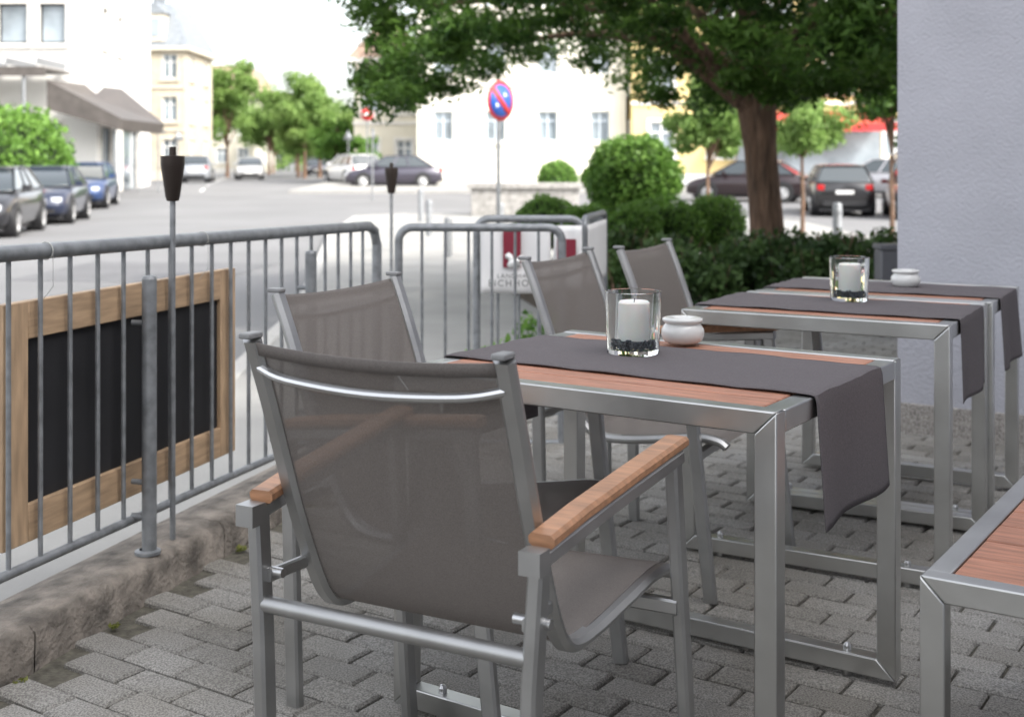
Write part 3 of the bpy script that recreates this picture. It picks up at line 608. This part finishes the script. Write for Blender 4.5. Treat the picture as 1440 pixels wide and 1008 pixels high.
# ---------------------------------------------------------------- cars
def car(x,y,hd,col,kind='sedan',nm='parked_car',z=None,metal=.3):
    E=empty(nm,(x,y,gz(y) if z is None else z),rad(hd)); paint=M('car_paint',col,.28,metal,coat=.8,spec=.6)
    b=B()
    st=[(-2.18,.42,.62,.60),(-2.12,.30,.84,.76),(-1.95,.22,.93,.83),(-1.3,.2,.96,.865),(-.3,.2,.94,.875),(.8,.2,.93,.87),(1.3,.2,.89,.86),(1.8,.22,.78,.82),(2.08,.28,.68,.74),(2.16,.38,.56,.60)]
    if kind=='hatch': st=[(-1.95,.42,.7,.66),(-1.92,.30,.9,.78),(-1.8,.22,.96,.84)]+st[3:]
    o=len(b.v)
    for xx,zb,ztp,hw in st:
        zm=zb+(ztp-zb)*.55; prof=[(-hw*.86,zb),(-hw*.97,zb+.08),(-hw,zm),(-hw*.97,ztp-.08),(-hw*.86,ztp-.01),(0,ztp+.02),(hw*.86,ztp-.01),(hw*.97,ztp-.08),(hw,zm),(hw*.97,zb+.08),(hw*.86,zb)]
        for py,pz in prof: b.v.append((xx,py,pz))
    k=11
    for i in range(len(st)-1):
        for j in range(k): j2=(j+1)%k; b.f.append((o+i*k+j,o+(i+1)*k+j,o+(i+1)*k+j2,o+i*k+j2)); b.m.append(0)
    b.f.append(tuple(o+j for j in range(k))); b.m.append(0); b.f.append(tuple(o+(len(st)-1)*k+j for j in reversed(range(k)))); b.m.append(0)
    b.obj('body',paint,E,ang=50)
    if kind=='sedan': bx=(-1.75,1.20); rx=(-1.0,.30)
    else: bx=(-1.88,1.20); rx=(-1.55,.25)
    zb=.93; zr=1.42; hb=.79; hr=.585
    def gp(u,v,w):
        xx=(bx[0]+(bx[1]-bx[0])*u)*(1-v)+(rx[0]+(rx[1]-rx[0])*u)*v; return (xx,w*(hb*(1-v)+hr*v),zb+(zr-zb)*v)
    b=B(); b.hexa([gp(0,0,-1),gp(1,0,-1),gp(1,0,1),gp(0,0,1),gp(0,1,-1),gp(1,1,-1),gp(1,1,1),gp(0,1,1)]); b.obj('glasshouse',carglass,E,bevel=.05)
    b=B(); 
    rf=lambda u,v,dz: (rx[0]-.06+(rx[1]-rx[0]+.12)*u,(v-.5)*2*(hr+.012),zr-.015+dz+.045*math.sin(math.pi*u)*.8*(1-(2*v-1)**2*.5))
    b.grid(lambda u,v: rf(u,v,0),8,6); b.obj('roof',paint,E,solid=.035)
    b=B()
    for w in(-1,1):
        for u0,u1 in((0,0),(1,1),(.36 if kind=='sedan' else .30,.33),(.62,.60)):
            p,q=Vector(gp(u0,0,w)),Vector(gp(u1,1,w)); off=Vector((0,w*.006,0)); b.sweep([p+off,q+off],rrect(.06,.03,.008),up=(0,1,0))
        b.sweep([Vector(gp(0,0,w))+Vector((0,w*.012,0)),Vector(gp(1,0,w))+Vector((0,w*.012,0))],rrect(.03,.03,.008))
        b.box((.72,w*.93,1.0),(.12,.18,.12),0)
    b.obj('pillars_and_mirrors',paint,E)
    b=B(); wx=(-1.32,1.32)
    for xx in wx:
        for w in(-1,1):
            b.cyl((xx,w*.55,.35),(xx,w*.882,.35),.365,0,24); b.cyl((xx,w*.66,.31),(xx,w*.892,.31),.31,1,24); b.cyl((xx,w*.80,.31),(xx,w*.897,.31),.20,2,16)
            for s in range(5): a=s*1.2566; b.cyl((xx,w*.905,.31),(xx+.19*math.cos(a),w*.9,.31+.19*math.sin(a)),.022,2,6)
    b.obj('wheels',[blackp,rubber,M('alloy',(.5,.5,.5),.35,.9)],E)
    xr=st[0][0]; b=B()
    for w in(-1,1):
        b.box((2.085,w*.60,.62),(.12,.24,.12),0); b.box((xr+.05,w*.66,.80),(.10,.20,.16),1)
    b.box((2.17,0,.45),(.03,.5,.11),2); b.box((2.14,0,.62),(.05,.55,.10),3); b.box((xr+.01 if kind!='sedan' else xr-.01,0,.66 if kind=='hatch' else .60),(.03,.5,.11),2)
    b.box((2.12,0,.36),(.08,1.1,.12),3); b.box((xr+.02,0,.34),(.08,1.2,.14),3); b.box((0,0,.17),(3.8,1.4,.08),3)
    b.obj('lights_plates_and_trim',[M('headlight',(.6,.62,.65),.1,coat=.5),M('tail_light',(.4,.01,.01),.2,coat=.5),whitep,blackp],E,bevel=.01)
car(-11.2,26.6,-80,(.02,.02,.024)); car(-12.1,32.3,-79,(.018,.025,.055)); car(-13.9,40.5,-79,(.025,.055,.15),'hatch')
car(-5.3,56,182,(.045,.04,.06)); car(-7.7,60,118,(.7,.7,.7),'hatch')
car(-17.0,67,100,(.35,.37,.40)); car(-16.4,78,-80,(.55,.55,.55),'hatch'); car(-17.3,110,-80,(.08,.08,.1))
car(8.4,44,158,(.022,.010,.012)); car(9.6,36.8,82,(.015,.014,.015),'hatch'); car(11.4,34.6,80,(.11,.012,.016),'hatch'); car(14,47,158,(.3,.3,.32))
# ---------------------------------------------------------------- light, camera
W=bpy.data.worlds.new("World"); S.world=W; W.use_nodes=True; N=W.node_tree.nodes; L=W.node_tree.links
az=math.atan2(.78,-.63); el=rad(42)
sky=N.new('ShaderNodeTexSky'); sky.sky_type='NISHITA'; sky.sun_disc=False; sky.sun_elevation=el; sky.sun_rotation=az
sky.dust_density=4; sky.air_density=1.0; sky.ozone_density=.6
hs=N.new('ShaderNodeHueSaturation'); hs.inputs['Saturation'].default_value=.25; hs.inputs['Value'].default_value=3.7
L.new(sky.outputs[0],hs.inputs['Color']); L.new(hs.outputs[0],N['Background'].inputs[0]); N['Background'].inputs[1].default_value=.15
sl=bpy.data.lights.new('sun','SUN'); sl.energy=3.2; sl.angle=rad(2); sl.color=(1,.94,.84)
so=bpy.data.objects.new('sun',sl); S.collection.objects.link(so)
ts=Vector((math.sin(az)*math.cos(el),math.cos(az)*math.cos(el),math.sin(el))); so.rotation_euler=ts.to_track_quat('Z','Y').to_euler(); so.location=(20,-15,30)
cd=bpy.data.cameras.new('camera'); co=bpy.data.objects.new('camera',cd); S.collection.objects.link(co); S.camera=co
co.location=(0,0,1.2); co.rotation_euler=(rad(90),0,0); cd.sensor_width=36; cd.lens=43.75; cd.shift_y=-.190; cd.clip_end=4000; cd.clip_start=.05
cd.dof.use_dof=True; cd.dof.focus_distance=2.5; cd.dof.aperture_fstop=4.5
S.view_settings.view_transform='Standard'; S.view_settings.look='None'; S.view_settings.exposure=0
